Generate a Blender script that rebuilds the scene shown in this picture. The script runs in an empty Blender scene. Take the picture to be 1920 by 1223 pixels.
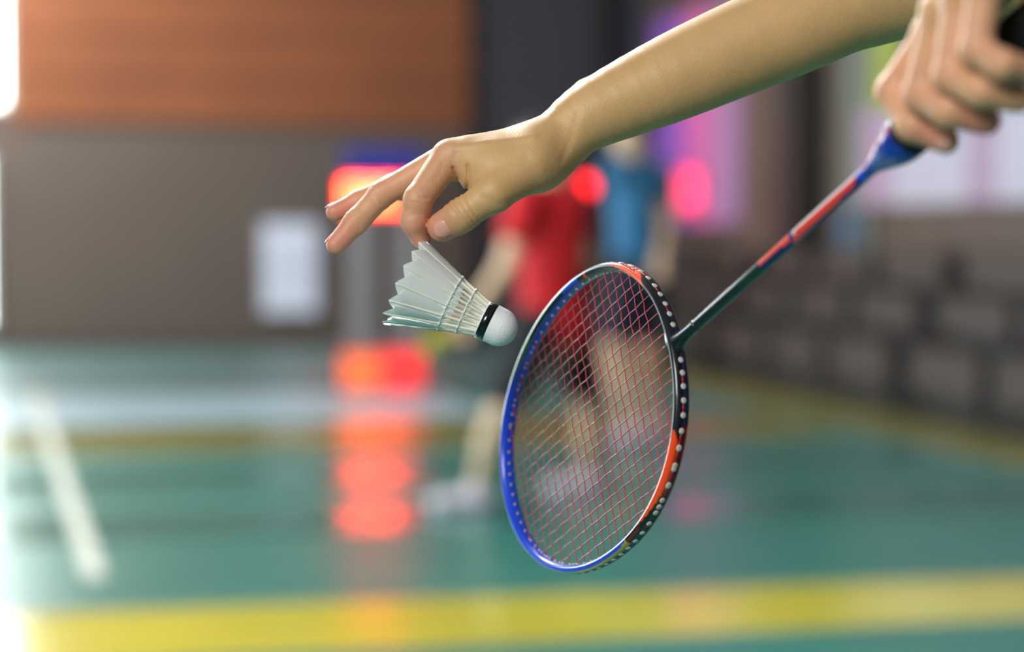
import bpy, bmesh, math, random
import numpy as np
from mathutils import Vector, Matrix
random.seed(7); np.random.seed(7)
sc = bpy.context.scene
C = sc.collection
PI = math.pi

# ------------------------------------------------------------------ camera, world, lights, exposure
FPX = 3700.0; CXP, CYP = 960.0, 611.5; CAMH = 1.2
PITCH = math.atan((611.5 - 434.0) / FPX)
cd = bpy.data.cameras.new('camera'); cam = bpy.data.objects.new('camera', cd); C.objects.link(cam)
cd.sensor_fit = 'HORIZONTAL'; cd.sensor_width = 36.0; cd.lens = 36.0 * FPX / 1920.0
YAW = math.atan((960 - 60) / FPX)
cam.location = (0, 0, CAMH); cam.rotation_euler = (PI / 2 - PITCH, 0, -YAW)
def W(x, y, z=0.0):      # hall coordinates of a point given as right / forward / up of the camera's foot
    return np.array([x * math.cos(YAW) + y * math.sin(YAW), -x * math.sin(YAW) + y * math.cos(YAW), z])
cd.dof.use_dof = True; cd.dof.focus_distance = 1.345; cd.dof.aperture_fstop = 2.55; cd.dof.aperture_blades = 0
cd.clip_start = 0.05; cd.clip_end = 200
sc.camera = cam
sc.view_settings.view_transform = 'Standard'; sc.view_settings.look = 'None'
sc.view_settings.gamma = 1.0; sc.view_settings.use_curve_mapping = False
sc.view_settings.exposure = 0.0
sc.cycles.use_denoising = True
sc.cycles.sample_clamp_indirect = 8.0
w = bpy.data.worlds.new('world'); sc.world = w; w.use_nodes = True
w.node_tree.nodes['Background'].inputs[0].default_value = (0.80, 0.90, 1.0, 1)
w.node_tree.nodes['Background'].inputs[1].default_value = 0.17

def area(name, loc, target, sx, sy, power, col=(1, 1, 1)):
    l = bpy.data.lights.new(name, 'AREA'); l.shape = 'RECTANGLE'; l.size = sx; l.size_y = sy
    l.energy = power; l.color = col
    o = bpy.data.objects.new(name, l); C.objects.link(o); o.location = loc
    d = Vector(target) - Vector(loc); o.rotation_euler = d.to_track_quat('-Z', 'Y').to_euler()
    return o
area('hall_lamp_front', W(-1.5, -1.5, 2.7), W(0.1, 1.3, 1.15), 1.5, 1.1, 100, (1.0, 0.965, 0.90))
area('hall_lamp_rear', W(-1.3, 4.2, 3.3), W(0.0, 1.35, 1.25), 0.9, 0.6, 190, (1.0, 0.99, 0.97))
area('fill_light_players', W(-1.2, 5.6, 5.2), W(0.2, 9.0, 0.6), 3.0, 2.0, 210, (0.97, 1.0, 1.0))  # added fill that brightens the two far players
area('fill_light_wall', (-1.6, 17.6, 5.6), (-1.4, 20.7, 3.8), 1.6, .8, 330, (1.0, 0.97, 0.93))  # added fill, brightens the upper left of the back wall
area('hall_lamp_far', W(0.5, 13.0, 6.3), W(0.5, 14.0, 0.0), 4.0, 4.0, 110, (1.0, 0.97, 0.92))

# ------------------------------------------------------------------ coordinates
sp, cp = math.sin(PITCH), math.cos(PITCH)
def c2w(c):
    c = np.asarray(c, float); x, y, z = c[..., 0], c[..., 1], c[..., 2]      # x right, y down, z forward
    f = z * cp - y * sp; ca, sa = math.cos(YAW), math.sin(YAW)
    return np.stack([x * ca + f * sa, -x * sa + f * ca, CAMH - z * sp - y * cp], -1)
def dir2w(c): return c2w(c) - np.array([0, 0, CAMH])
def P(px, py, z): return c2w([(px - CXP) / FPX * z, (py - CYP) / FPX * z, z])
def ray(px, py): return dir2w([(px - CXP) / FPX, (py - CYP) / FPX, 1.0])
def G(px, py, h=0.0):
    r = ray(px, py); t = (h - CAMH) / r[2]; return np.array([r[0] * t, r[1] * t, h])
U = np.array([1.0, 0, 0]); V = np.array([0, 1.0, 0]); Z = np.array([0, 0, 1.0])
def uv(p): return float(p @ U), float(p @ V)
def R3(u, v, z): return U * u + V * v + Z * z
VB, US, UL = 20.7, 6.5, -3.4
def onback(px, py, v=VB):
    r = ray(px, py); t = v / (r @ V); p = r * t; return float(p @ U), p[2] + CAMH
def onside(px, py, u=US):
    r = ray(px, py); t = u / (r @ U); p = r * t; return float(p @ V), p[2] + CAMH
ROOM = Matrix(((U[0], V[0], 0, 0), (U[1], V[1], 0, 0), (0, 0, 1, 0), (0, 0, 0, 1)))

# ------------------------------------------------------------------ materials
def s2l(c):
    return tuple(((v / 255) / 12.92 if v / 255 <= 0.04045 else ((v / 255 + 0.055) / 1.055) ** 2.4) for v in c) + (1,)
def mat(name, rgb=(128, 128, 128), rough=0.5, metal=0.0, emit=None, estr=0.0, noise=0.0, nscale=8.0, bump=0.0, bscale=200.0,
        coat=0.0, spec=0.5, attr=None, sss=0.0, alpha=1.0, trans=0.0):
    m = bpy.data.materials.new(name); m.use_nodes = True; nt = m.node_tree; b = nt.nodes['Principled BSDF']
    b.inputs['Base Color'].default_value = s2l(rgb); b.inputs['Roughness'].default_value = rough
    b.inputs['Metallic'].default_value = metal; b.inputs['Coat Weight'].default_value = coat
    b.inputs['Specular IOR Level'].default_value = spec
    if coat: b.inputs['Coat Roughness'].default_value = 0.08
    src = None
    if attr:
        a = nt.nodes.new('ShaderNodeAttribute'); a.attribute_name = attr; src = a.outputs['Color']
    if noise:
        tc = nt.nodes.new('ShaderNodeTexCoord'); n = nt.nodes.new('ShaderNodeTexNoise'); n.inputs['Scale'].default_value = nscale
        n.inputs['Detail'].default_value = 3
        nt.links.new(tc.outputs['Object'], n.inputs['Vector'])
        mx = nt.nodes.new('ShaderNodeMix'); mx.data_type = 'RGBA'; mx.blend_type = 'MULTIPLY'; mx.inputs[0].default_value = 1.0
        if src: nt.links.new(src, mx.inputs[6])
        else: mx.inputs[6].default_value = s2l(rgb)
        rp = nt.nodes.new('ShaderNodeValToRGB')
        rp.color_ramp.elements[0].position = 0.3; rp.color_ramp.elements[1].position = 0.7
        rp.color_ramp.elements[0].color = (1 - noise,) * 3 + (1,); rp.color_ramp.elements[1].color = (1, 1, 1, 1)
        nt.links.new(n.outputs[0], rp.inputs[0]); nt.links.new(rp.outputs[0], mx.inputs[7]); src = mx.outputs[2]
    if src: nt.links.new(src, b.inputs['Base Color'])
    if bump:
        tc = nt.nodes.new('ShaderNodeTexCoord'); n = nt.nodes.new('ShaderNodeTexNoise'); n.inputs['Scale'].default_value = bscale
        nt.links.new(tc.outputs['Object'], n.inputs['Vector'])
        bp = nt.nodes.new('ShaderNodeBump'); bp.inputs['Strength'].default_value = bump; bp.inputs['Distance'].default_value = 0.001
        nt.links.new(n.outputs[0], bp.inputs['Height']); nt.links.new(bp.outputs[0], b.inputs['Normal'])
    if emit: b.inputs['Emission Color'].default_value = s2l(emit); b.inputs['Emission Strength'].default_value = estr
    if sss:
        b.inputs['Subsurface Weight'].default_value = sss; b.inputs['Subsurface Radius'].default_value = (1.0, 0.4, 0.2)
        b.inputs['Subsurface Scale'].default_value = 0.004
    if trans: b.inputs['Transmission Weight'].default_value = trans
    return m

# ------------------------------------------------------------------ object helpers
def link(o, parent=None, label=None, cat=None, group=None, kind=None):
    C.objects.link(o)
    if parent is not None: o.parent = parent
    if label: o['label'] = label
    if cat: o['category'] = cat
    if group: o['group'] = group
    if kind: o['kind'] = kind
    return o
def empty(name, loc, label, cat, group=None, mtx=None):
    o = bpy.data.objects.new(name, None); o.empty_display_size = 0.05
    o.matrix_world = (Matrix.Translation(Vector(loc)) @ mtx) if mtx is not None else Matrix.Translation(Vector(loc))
    return link(o, None, label, cat, group)
def mesh_from(name, verts, faces, m, smooth=True, cols=None):
    me = bpy.data.meshes.new(name); me.from_pydata([tuple(map(float, v)) for v in verts], [], [tuple(map(int, f)) for f in faces])
    for mm in (m if isinstance(m, (list, tuple)) else [m]): me.materials.append(mm)
    if smooth: me.polygons.foreach_set('use_smooth', [True] * len(me.polygons))
    if cols is not None:
        a = me.color_attributes.new('Col', 'FLOAT_COLOR', 'POINT'); c = np.ones((len(verts), 4), np.float32); c[:, :3] = cols
        a.data.foreach_set('color', c.ravel())
    me.update(); return me
def put(name, me, parent=None, world=True, **k):
    """world=True: mesh vertices are world coordinates; the parent is an Empty somewhere else"""
    o = bpy.data.objects.new(name, me)
    link(o, parent, **k)
    if parent is not None and world:
        o.matrix_parent_inverse = full(parent).inverted()
    return o
def full(o):
    m = o.matrix_basis.copy()
    if o.parent is not None: m = full(o.parent) @ o.matrix_parent_inverse @ m
    return m
def box_vf(x0, x1, y0, y1, z0, z1, bev=0.0):
    bm = bmesh.new(); bmesh.ops.create_cube(bm, size=1.0)
    for v in bm.verts: v.co = Vector(((x0 + x1) / 2 + v.co.x * (x1 - x0), (y0 + y1) / 2 + v.co.y * (y1 - y0), (z0 + z1) / 2 + v.co.z * (z1 - z0)))
    if bev: bmesh.ops.bevel(bm, geom=list(bm.edges), offset=bev, segments=2, affect='EDGES', profile=0.5)
    vs = [v.co.copy() for v in bm.verts]; bm.verts.index_update()
    fs = [[v.index for v in f.verts] for f in bm.faces]; bm.free(); return vs, fs
def roombox(name, u0, u1, v0, v1, z0, z1, m, parent=None, bev=0.0, **k):
    vs, fs = box_vf(u0, u1, v0, v1, z0, z1, bev)
    vs = [R3(p[0], p[1], p[2]) for p in vs]
    return put(name, mesh_from(name, vs, fs, m, smooth=False), parent, **k)
def tube_vf(pts, rad, n=10, cap=True, off=0):
    pts = np.asarray(pts, float); L = len(pts); rad = np.ones(L) * rad if np.isscalar(rad) else np.asarray(rad)
    tg = np.gradient(pts, axis=0); tg /= np.linalg.norm(tg, axis=1)[:, None] + 1e-12
    ref = np.array([0, 0, 1.0]) if abs(tg[0][2]) < 0.9 else np.array([1.0, 0, 0])
    vs = []; a = np.cross(tg[0], ref); a /= np.linalg.norm(a)
    for i in range(L):
        a = a - tg[i] * (a @ tg[i]); a /= np.linalg.norm(a); b = np.cross(tg[i], a)
        for k in range(n):
            t = 2 * PI * k / n; vs.append(pts[i] + rad[i] * (math.cos(t) * a + math.sin(t) * b))
    fs = [(off + i * n + k, off + i * n + (k + 1) % n, off + (i + 1) * n + (k + 1) % n, off + (i + 1) * n + k) for i in range(L - 1) for k in range(n)]
    if cap: fs += [tuple(off + k for k in range(n))[::-1], tuple(off + (L - 1) * n + k for k in range(n))]
    return vs, fs
def tube(name, pts, rad, m, parent=None, n=10, **k):
    vs, fs = tube_vf(pts, rad, n); return put(name, mesh_from(name, vs, fs, m), parent, **k)

# ------------------------------------------------------------------ implicit surfaces -> one continuous mesh (surface nets on sparse blocks)
def cone(p, a, b, ra, rb):
    a = np.asarray(a, float); b = np.asarray(b, float); ba = b - a; t = np.clip(((p - a) @ ba) / max(ba @ ba, 1e-12), 0, 1)
    return np.linalg.norm(p - a - t[:, None] * ba, axis=1) - (ra + (rb - ra) * t)
def ell(p, c, r, M=None):
    q = p - np.asarray(c, float)
    if M is not None: q = q @ M
    r = np.asarray(r, float); k0 = np.linalg.norm(q / r, axis=1); k1 = np.linalg.norm(q / (r * r), axis=1) + 1e-9
    return k0 * (k0 - 1.0) / k1
def smin(a, b, k):
    h = np.clip(0.5 + 0.5 * (b - a) / k, 0, 1); return b + (a - b) * h - k * h * (1 - h)
def chain(p, pts, rad, k):
    d = None
    for i in range(len(pts) - 1):
        c = cone(p, pts[i], pts[i + 1], rad[i], rad[i + 1]); d = c if d is None else smin(d, c, k)
    return d
def polygonize(f, lo, hi, h, B=8):
    lo = np.asarray(lo, float); n = np.ceil((np.asarray(hi) - lo) / (h * B)).astype(int)
    bi = np.stack(np.meshgrid(*[np.arange(k) for k in n], indexing='ij'), -1).reshape(-1, 3)
    ctr = lo + (bi + 0.5) * h * B; keep = []
    for s in range(0, len(ctr), 200000): keep.append(np.abs(f(ctr[s:s + 200000])) < h * B * 1.25)
    bi = bi[np.concatenate(keep)]
    g = np.stack(np.meshgrid(*[np.arange(B + 1)] * 3, indexing='ij'), -1).reshape(-1, 3)
    idx = bi[:, None, :] * B + g[None]; D = np.empty((len(bi), len(g)))
    for s in range(0, len(bi), 300):
        q = idx[s:s + 300].reshape(-1, 3); D[s:s + 300] = f(lo + q * h).reshape(-1, len(g))
    D = D.reshape(-1, B + 1, B + 1, B + 1); S = 1 << 20
    def key(i): return (i[..., 0] * S + i[..., 1]) * S + i[..., 2]
    corners = [(a, b, c) for a in (0, 1) for b in (0, 1) for c in (0, 1)]
    W = np.stack([D[:, a:a + B, b:b + B, c:c + B] for a, b, c in corners], -1); ins = W < 0
    act = ins.any(-1) & ~ins.all(-1); ba, ia, ja, ka = np.nonzero(act); w8 = W[act]; cell = bi[ba] * B + np.stack([ia, ja, ka], -1)
    acc = np.zeros((len(cell), 3)); cnt = np.zeros(len(cell)); cr = np.array(corners, float)
    for i in range(8):
        for j in range(i + 1, 8):
            if np.abs(cr[i] - cr[j]).sum() != 1: continue
            x = (w8[:, i] < 0) != (w8[:, j] < 0); t = np.where(x, w8[:, i] / (w8[:, i] - w8[:, j] + 1e-20), 0)
            acc += np.where(x[:, None], cr[i] + t[:, None] * (cr[j] - cr[i]), 0); cnt += x
    verts = lo + (cell + acc / cnt[:, None]) * h
    ck = key(cell); o = np.argsort(ck); ck = ck[o]; verts = verts[o]; cell = cell[o]; w8 = w8[o]
    faces = []
    for ax in range(3):
        j = {0: 4, 1: 2, 2: 1}[ax]; s0 = w8[:, 0] < 0; s1 = w8[:, j] < 0; x = s0 != s1
        c = cell[x]; fl = s0[x]; e1 = np.zeros(3, int); e2 = np.zeros(3, int); e1[(ax + 1) % 3] = 1; e2[(ax + 2) % 3] = 1
        ks = [key(c), key(c - e1), key(c - e1 - e2), key(c - e2)]; ids = []; ok = np.ones(len(c), bool)
        for k in ks:
            q = np.clip(np.searchsorted(ck, k), 0, len(ck) - 1); ok &= ck[q] == k; ids.append(q)
        F = np.stack(ids, -1)[ok]; fl = fl[ok]; F[~fl] = F[~fl][:, ::-1]; faces.append(F)
    return verts, np.concatenate(faces)
def sdf_mesh(name, parts, m, colf=None):
    vs, fs, off = [], [], 0
    for f, lo, hi, h in parts:
        v, q = polygonize(f, lo, hi, h); vs.append(v); fs.append(q + off); off += len(v)
    v = np.concatenate(vs); q = np.concatenate(fs)
    me = bpy.data.meshes.new(name); me.vertices.add(len(v)); me.vertices.foreach_set('co', v.astype(np.float32).ravel())
    me.loops.add(len(q) * 4); me.loops.foreach_set('vertex_index', q.astype(np.int32).ravel()); me.polygons.add(len(q))
    me.polygons.foreach_set('loop_start', np.arange(0, len(q) * 4, 4, dtype=np.int32)); me.polygons.foreach_set('use_smooth', [True] * len(q))
    me.update(calc_edges=True); me.validate(); me.materials.append(m)
    if colf is not None:
        a = me.color_attributes.new('Col', 'FLOAT_COLOR', 'POINT'); c = np.ones((len(v), 4), np.float32); c[:, :3] = colf(v)
        a.data.foreach_set('color', c.ravel())
    return me

# ================================================================== THE HALL
M_floor = bpy.data.materials.new('court_vinyl'); M_floor.use_nodes = True
def floor_mat(m, rgb, rough, spec=0.5):
    m.use_nodes = True; nt = m.node_tree; b = nt.nodes['Principled BSDF']
    b.inputs['Base Color'].default_value = s2l(rgb); b.inputs['Roughness'].default_value = rough; b.inputs['Specular IOR Level'].default_value = spec
    tc = nt.nodes.new('ShaderNodeTexCoord'); n = nt.nodes.new('ShaderNodeTexNoise'); n.inputs['Scale'].default_value = 1.3; n.inputs['Detail'].default_value = 4
    nt.links.new(tc.outputs['Object'], n.inputs['Vector'])
    mx = nt.nodes.new('ShaderNodeMix'); mx.data_type = 'RGBA'; mx.blend_type = 'MULTIPLY'; mx.inputs[0].default_value = 1
    mx.inputs[6].default_value = s2l(rgb); rp = nt.nodes.new('ShaderNodeValToRGB')
    rp.color_ramp.elements[0].color = (.82, .82, .82, 1); rp.color_ramp.elements[0].position = .3; rp.color_ramp.elements[1].position = .7
    nt.links.new(n.outputs[0], rp.inputs[0]); nt.links.new(rp.outputs[0], mx.inputs[7]); nt.links.new(mx.outputs[2], b.inputs['Base Color'])
    return m
floor_mat(M_floor, (50, 124, 112), 0.34, 0.4)
M_dull = floor_mat(bpy.data.materials.new('worn_vinyl'), (78, 108, 108), 0.42, 0.4)
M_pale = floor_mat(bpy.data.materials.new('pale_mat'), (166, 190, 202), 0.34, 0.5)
M_ylw = floor_mat(bpy.data.materials.new('yellow_mat'), (206, 194, 66), 0.19, 0.8)
M_olive = floor_mat(bpy.data.materials.new('olive_mat'), (128, 122, 52), 0.24, 0.6)
M_wline = floor_mat(bpy.data.materials.new('white_line'), (225, 222, 205), 0.4)
M_darkfl = floor_mat(bpy.data.materials.new('dark_floor'), (60, 52, 44), 0.5)
floor = roombox('floor', -6, 8, -4, VB + .5, -0.1, 0.0, M_floor, kind='structure')
def strip(name, u0, u1, v0, v1, m, label=None, t=0.003):
    return roombox(name, u0, u1, v0, v1, 0.0005, t, m, floor, label=label)
def vat(px, py): return uv(G(px, py))[1]
strip('mat', UL, 5.6, vat(500, 738), VB, M_dull, 'greyish worn mat at the foot of the wall')
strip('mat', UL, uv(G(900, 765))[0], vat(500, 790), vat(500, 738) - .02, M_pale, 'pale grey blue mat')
strip('court_border', UL, 4.7, vat(500, 845), vat(500, 796), M_olive, 'olive yellow border strip')
def quad(name, pts, m, label, t=.003):
    q = [G(*p) for p in pts]; lo = [p + Z * .0005 for p in q]; hi = [p + Z * t for p in q]
    return put(name, mesh_from(name, lo + hi, [(3, 2, 1, 0), (4, 5, 6, 7), (0, 1, 5, 4), (1, 2, 6, 5), (2, 3, 7, 6), (3, 0, 4, 7)], m, False), floor, label=label)
quad('court_border', [(-500, 1278), (2500, 1134), (2500, 1058), (-500, 1174)], M_ylw, 'wide yellow border strip across the near court')
strip('court_border', 4.85, 5.5, 7.3, VB, M_olive, 'olive yellow border strip beside the benches', 0.004)
strip('mat', 5.55, 8, 7.3, VB, M_darkfl, 'dark floor beneath the benches', 0.0035)
p0, p1 = G(66, 742), G(180, 1085)
sd = np.cross(p1 - p0, Z); sd = sd / np.linalg.norm(sd) * .035
put('court_line', mesh_from('court_line', [p0 - sd + Z * .0005, p0 + sd + Z * .0005, p1 + sd + Z * .0005, p1 - sd + Z * .0005, p0 - sd + Z * .006, p0 + sd + Z * .006, p1 + sd + Z * .006, p1 - sd + Z * .006],
    [(3, 2, 1, 0), (4, 5, 6, 7), (0, 1, 5, 4), (1, 2, 6, 5), (2, 3, 7, 6), (3, 0, 4, 7)], M_wline, False), floor, label='narrow white court line')
M_gloss = floor_mat(bpy.data.materials.new('reflection_band_vinyl'), (50, 120, 110), 0.17, 0.9)  # glossy bands added so the scoreboard's reflection breaks into stripes
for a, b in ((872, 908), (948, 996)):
    strip('mat', UL, 4.7, vat(700, b), vat(700, a), M_gloss, 'added glossy teal band catching the red scoreboard reflection', .0032)

M_wood = mat('brown_cladding', (146, 82, 44), 0.55, noise=0.25, nscale=0.8)
M_lowwall = mat('grey_brown_wall', (98, 84, 76), 0.6, noise=0.12, nscale=0.6)
M_dark = mat('dark_shutter', (58, 57, 62), 0.6)
M_black = mat('black_paint', (16, 16, 18), 0.5)
M_grey = mat('grey_panel', (120, 118, 128), 0.6)
M_brown = mat('brown_panel', (82, 66, 58), 0.6, noise=0.1, nscale=1)
ub = lambda px: onback(px, 434)[0]
zb = lambda py: onback(500, py)[1]
back = roombox('wall_back', UL, US + .1, VB, VB + .2, 0, 6.5, M_lowwall, kind='structure')
# upper cladding boards, each a plank of its own
ztop = 6.4; z0 = zb(236); nb = 9; hb = (ztop - z0) / nb
for i in range(nb):
    roombox('cladding_board', ub(22), ub(884), VB - .06, VB, z0 + i * hb + .01, z0 + (i + 1) * hb - .01, M_wood, back, bev=.004)
roombox('skirting_board', UL, ub(884), VB - .03, VB, 0.0, 0.12, M_brown, back)
left = roombox('wall_left', UL - .2, UL, 2, VB, 0, 6.5, M_lowwall, kind='structure')
side = roombox('wall_right', US, US + .2, 1, VB, 0, 6.5, M_brown, kind='structure')
# dark roller shutter on the back wall
sh = roombox('door_1', ub(886), ub(1122), VB - .05, VB, 0, 6.4, M_dark, kind='structure')
for i in range(32):
    roombox('shutter_slat', ub(890), ub(1118), VB - .08, VB - .05, .05 + i * .2, .05 + i * .2 + .185, M_dark, sh)
roombox('trim_1', ub(876), ub(896), VB - .12, VB, 0, 6.4, M_black, kind='structure')
roombox('trim_2', ub(1118), ub(1152), VB - .3, VB, 0, 6.4, M_black, kind='structure')
# bright window at the far left of the back wall and added, unseen fill panels on the left wall
M_day = mat('daylight_pane', (255, 255, 255), 0.4, emit=(244, 255, 246), estr=9.0)
M_frame = mat('window_frame', (205, 205, 200), 0.5)
def window(name, on, a0, a1, z0, z1, m, cols=3):
    depth = .03
    if on == 'back':
        bx = lambda nm, a, b, c, d, e, f, mm, p, **k: roombox(nm, a, b, VB - d, VB - c, e, f, mm, p, **k)
    else:
        bx = lambda nm, a, b, c, d, e, f, mm, p, **k: roombox(nm, UL + c, UL + d, a, b, e, f, mm, p, **k)
    root = bx(name, a0 - .05, a1 + .05, 0.001, .02, z0 - .05, z1 + .05, M_frame, None, kind='structure')
    wd = (a1 - a0) / cols
    for i in range(cols):
        bx('pane', a0 + i * wd + .02, a0 + (i + 1) * wd - .02, .02, depth, z0, z1, m, root)
    for i in range(cols + 1):
        bx('mullion', a0 + i * wd - .02, a0 + i * wd + .02, .02, .06, z0, z1, M_frame, root)
    return root
window('window_1', 'back', UL + .15, ub(12), zb(200), 5.6, M_day, 2)
window('window_2', 'back', UL + .15, ub(-25), 0.25, zb(300), mat('glass_door_pane', (255, 255, 255), .4, emit=(235, 255, 255), estr=7.0), 2)
window('fill_panel_3', 'left', 17.6, 20.3, 2.2, 6.0, mat('wall_fill_glow', (255, 255, 255), .4, emit=(255, 246, 236), estr=9.0), 2)  # added glow out of view, lights the left of the back wall

window('fill_panel_4', 'left', 6.0, 14.0, 0.9, 3.4, mat('court_fill_glow', (255, 255, 255), .4, emit=(225, 250, 255), estr=11.0), 5)  # unseen glowing panel added to brighten the left court floor

# notice board on the back wall
M_note = mat('notice_paper', (224, 228, 246), 0.6)
nb_ = empty('notice_board', R3(ub(540), VB - .02, zb(590)), 'pale lavender notice board fixed to the grey-brown wall below the orange-brown cladding', 'board')
roombox('board', ub(486), ub(598), VB - .05, VB - .002, zb(592), zb(412), M_grey, nb_)
for i in range(2):
    for j in range(2):
        a = ub(490) + i * (ub(594) - ub(490)) / 2; b = zb(588) + j * (zb(416) - zb(588)) / 2
        roombox('notice_sheet', a + .01, a + (ub(594) - ub(490)) / 2 - .01, VB - .056, VB - .05, b + .01, b + (zb(416) - zb(588)) / 2 - .01, M_note, nb_)

# scoreboard
vsc = VB - .9
us_ = lambda px: onback(px, 434, vsc)[0]
zs_ = lambda py: onback(700, py, vsc)[1]
M_blue = mat('blue_header', (40, 50, 150), .5, emit=(30, 40, 150), estr=.12)
M_steel = mat('pale_steel', (150, 146, 150), .45)
M_amber = mat('amber_led', (255, 120, 60), .4, emit=(255, 92, 54), estr=25.0)
M_red = mat('red_led', (255, 30, 30), .4, emit=(255, 26, 22), estr=9.0)
sb = empty('scoreboard', R3(us_(710), vsc, 0), 'lit red and amber scoreboard with blue header on pale grey legs', 'scoreboard')
roombox('housing', us_(640), us_(800), vsc, vsc + .12, zs_(396), zs_(334), M_black, sb, bev=.01)
roombox('header', us_(650), us_(796), vsc - .01, vsc + .1, zs_(332), zs_(280), M_blue, sb, bev=.005)
def seg_digit(x, z, w_, h_, on, m, parent):
    t = w_ * .22; S = {'a': (0, w_, h_ - t, h_), 'd': (0, w_, 0, t), 'g': (0, w_, h_ / 2 - t / 2, h_ / 2 + t / 2), 'f': (0, t, h_ / 2, h_), 'b': (w_ - t, w_, h_ / 2, h_), 'e': (0, t, 0, h_ / 2), 'c': (w_ - t, w_, 0, h_ / 2)}
    for k in on:
        a, b, c, d = S[k]; roombox('digit_segment', x + a, x + b, vsc - .012, vsc - .002, z + c, z + d, m, parent)
W_ = us_(776) - us_(650); H_ = zs_(342) - zs_(388)
for i, (on, m) in enumerate((('abcdefg', M_amber), ('abgcde', M_amber), ('abcdefg', M_amber), ('afgcd', M_red))):
    seg_digit(us_(650) + i * W_ / 4, zs_(387), W_ / 4 * .86, H_ * .92, on, m, sb)
roombox('border_light', us_(644), us_(782), vsc - .01, vsc - .001, zs_(394), zs_(391), M_red, sb)
roombox('border_light', us_(644), us_(782), vsc - .01, vsc - .001, zs_(340), zs_(337), M_red, sb)
roombox('border_light', us_(643), us_(646), vsc - .01, vsc - .001, zs_(390), zs_(341), M_red, sb)
for a, b in ((658, 700), (744, 786)):
    roombox('leg', us_(a), us_(b), vsc + .02, vsc + .1, 0.004, zs_(397), M_steel, sb, bev=.01)
roombox('base', us_(640), us_(800), vsc - .15, vsc + .3, 0.003, .04, M_steel, sb)
# low lit box on the floor before the scoreboard
lb = empty('light_box', R3(onback(715, 690, vat(715, 738))[0], vat(715, 738), 0), 'low glowing red box standing on the floor before the scoreboard', 'light box')
vl = vat(715, 738); ul_ = lambda px: onback(px, 690, vl)[0]; zl_ = lambda py: onback(700, py, vl)[1]
M_rlow = mat('red_panel_light', (255, 60, 50), .4, emit=(255, 48, 58), estr=.9)
M_olow = mat('orange_panel_light', (255, 120, 60), .4, emit=(255, 100, 66), estr=.75)
roombox('case', ul_(630), ul_(800), vl + .01, vl + .3, .004, zl_(656), M_dark, lb, bev=.01)
roombox('lit_panel', ul_(640), ul_(712), vl, vl + .012, .03, zl_(662), M_olow, lb)
roombox('lit_panel', ul_(716), ul_(792), vl, vl + .012, .03, zl_(660), M_rlow, lb)

# red lamp between the players
pl = P(1098, 350, 17.0)
M_lamp = mat('red_lamp', (255, 20, 20), .4, emit=(255, 26, 34), estr=7.0)
lp = empty('red_lamp', (pl[0], pl[1], 0), 'round red signal lamp on a dark pole between the two far players', 'lamp')
def cyl_vf(c, axis, r, L, n=20):
    axis = np.asarray(axis, float); return tube_vf([np.asarray(c) - axis * L / 2, np.asarray(c) + axis * L / 2], r, n)
FW = W(0, 1)
vs, fs = cyl_vf(pl, FW, .07, .04); put('lens', mesh_from('lens', vs, fs, M_lamp, False), lp)
vs, fs = cyl_vf(pl + FW * .061, FW, .12, .08); put('housing', mesh_from('housing', vs, fs, M_black, False), lp)
tube('pole', [(pl[0], pl[1] + .06, 0), (pl[0], pl[1] + .06, pl[2])], .03, M_black, lp)
tube('foot', [(pl[0], pl[1] + .06, 0.003), (pl[0], pl[1] + .06, .03)], .18, M_black, lp, n=20)

# ---- back wall right of the shutter and the side wall
def sidebox(name, pxa, pxb, z0, z1, d0, d1, m, parent=None, **k):
    va = onside(pxa, 434)[0]; vb = onside(pxb, 434)[0]
    return roombox(name, US - d1, US - d0, min(va, vb), max(va, vb), z0, z1, m, parent, **k)
sz = lambda px, py: onside(px, py)[1]
cur = empty('curtain', R3(ub(1210), VB - .1, .9), 'pale lavender grey curtain hanging above the blue-shirted player', 'curtain')
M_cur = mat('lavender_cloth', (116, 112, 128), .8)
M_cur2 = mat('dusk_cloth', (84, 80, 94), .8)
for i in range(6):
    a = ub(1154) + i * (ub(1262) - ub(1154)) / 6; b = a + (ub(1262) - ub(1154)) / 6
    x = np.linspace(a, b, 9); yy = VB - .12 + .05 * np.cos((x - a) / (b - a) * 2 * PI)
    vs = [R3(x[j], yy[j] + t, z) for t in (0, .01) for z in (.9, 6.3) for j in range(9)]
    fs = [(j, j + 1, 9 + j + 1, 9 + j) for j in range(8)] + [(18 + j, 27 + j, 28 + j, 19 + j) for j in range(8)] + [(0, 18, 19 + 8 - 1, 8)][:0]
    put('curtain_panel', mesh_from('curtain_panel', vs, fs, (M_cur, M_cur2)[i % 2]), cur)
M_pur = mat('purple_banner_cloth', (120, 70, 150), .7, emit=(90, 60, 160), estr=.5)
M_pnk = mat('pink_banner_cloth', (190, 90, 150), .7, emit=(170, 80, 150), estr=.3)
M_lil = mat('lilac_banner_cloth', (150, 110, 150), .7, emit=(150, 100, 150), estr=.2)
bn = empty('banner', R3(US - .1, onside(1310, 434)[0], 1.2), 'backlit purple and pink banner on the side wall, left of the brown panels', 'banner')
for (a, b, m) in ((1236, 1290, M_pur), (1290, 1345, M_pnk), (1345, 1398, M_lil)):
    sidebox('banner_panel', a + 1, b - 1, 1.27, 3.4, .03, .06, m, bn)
M_pl = mat('pink_lamp', (255, 70, 110), .4, emit=(255, 66, 104), estr=2.2)
pk = P(1292, 356, 17.2)
fl = empty('pink_floodlight', (pk[0], pk[1], 0), 'pink floodlight on a stand before the purple banner', 'lamp')
vs, fs = box_vf(pk[0] - .10, pk[0] + .10, pk[1] - .02, pk[1], pk[2] - .17, pk[2] + .17, .01); put('lens', mesh_from('lens', vs, fs, M_pl, False), fl)
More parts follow.
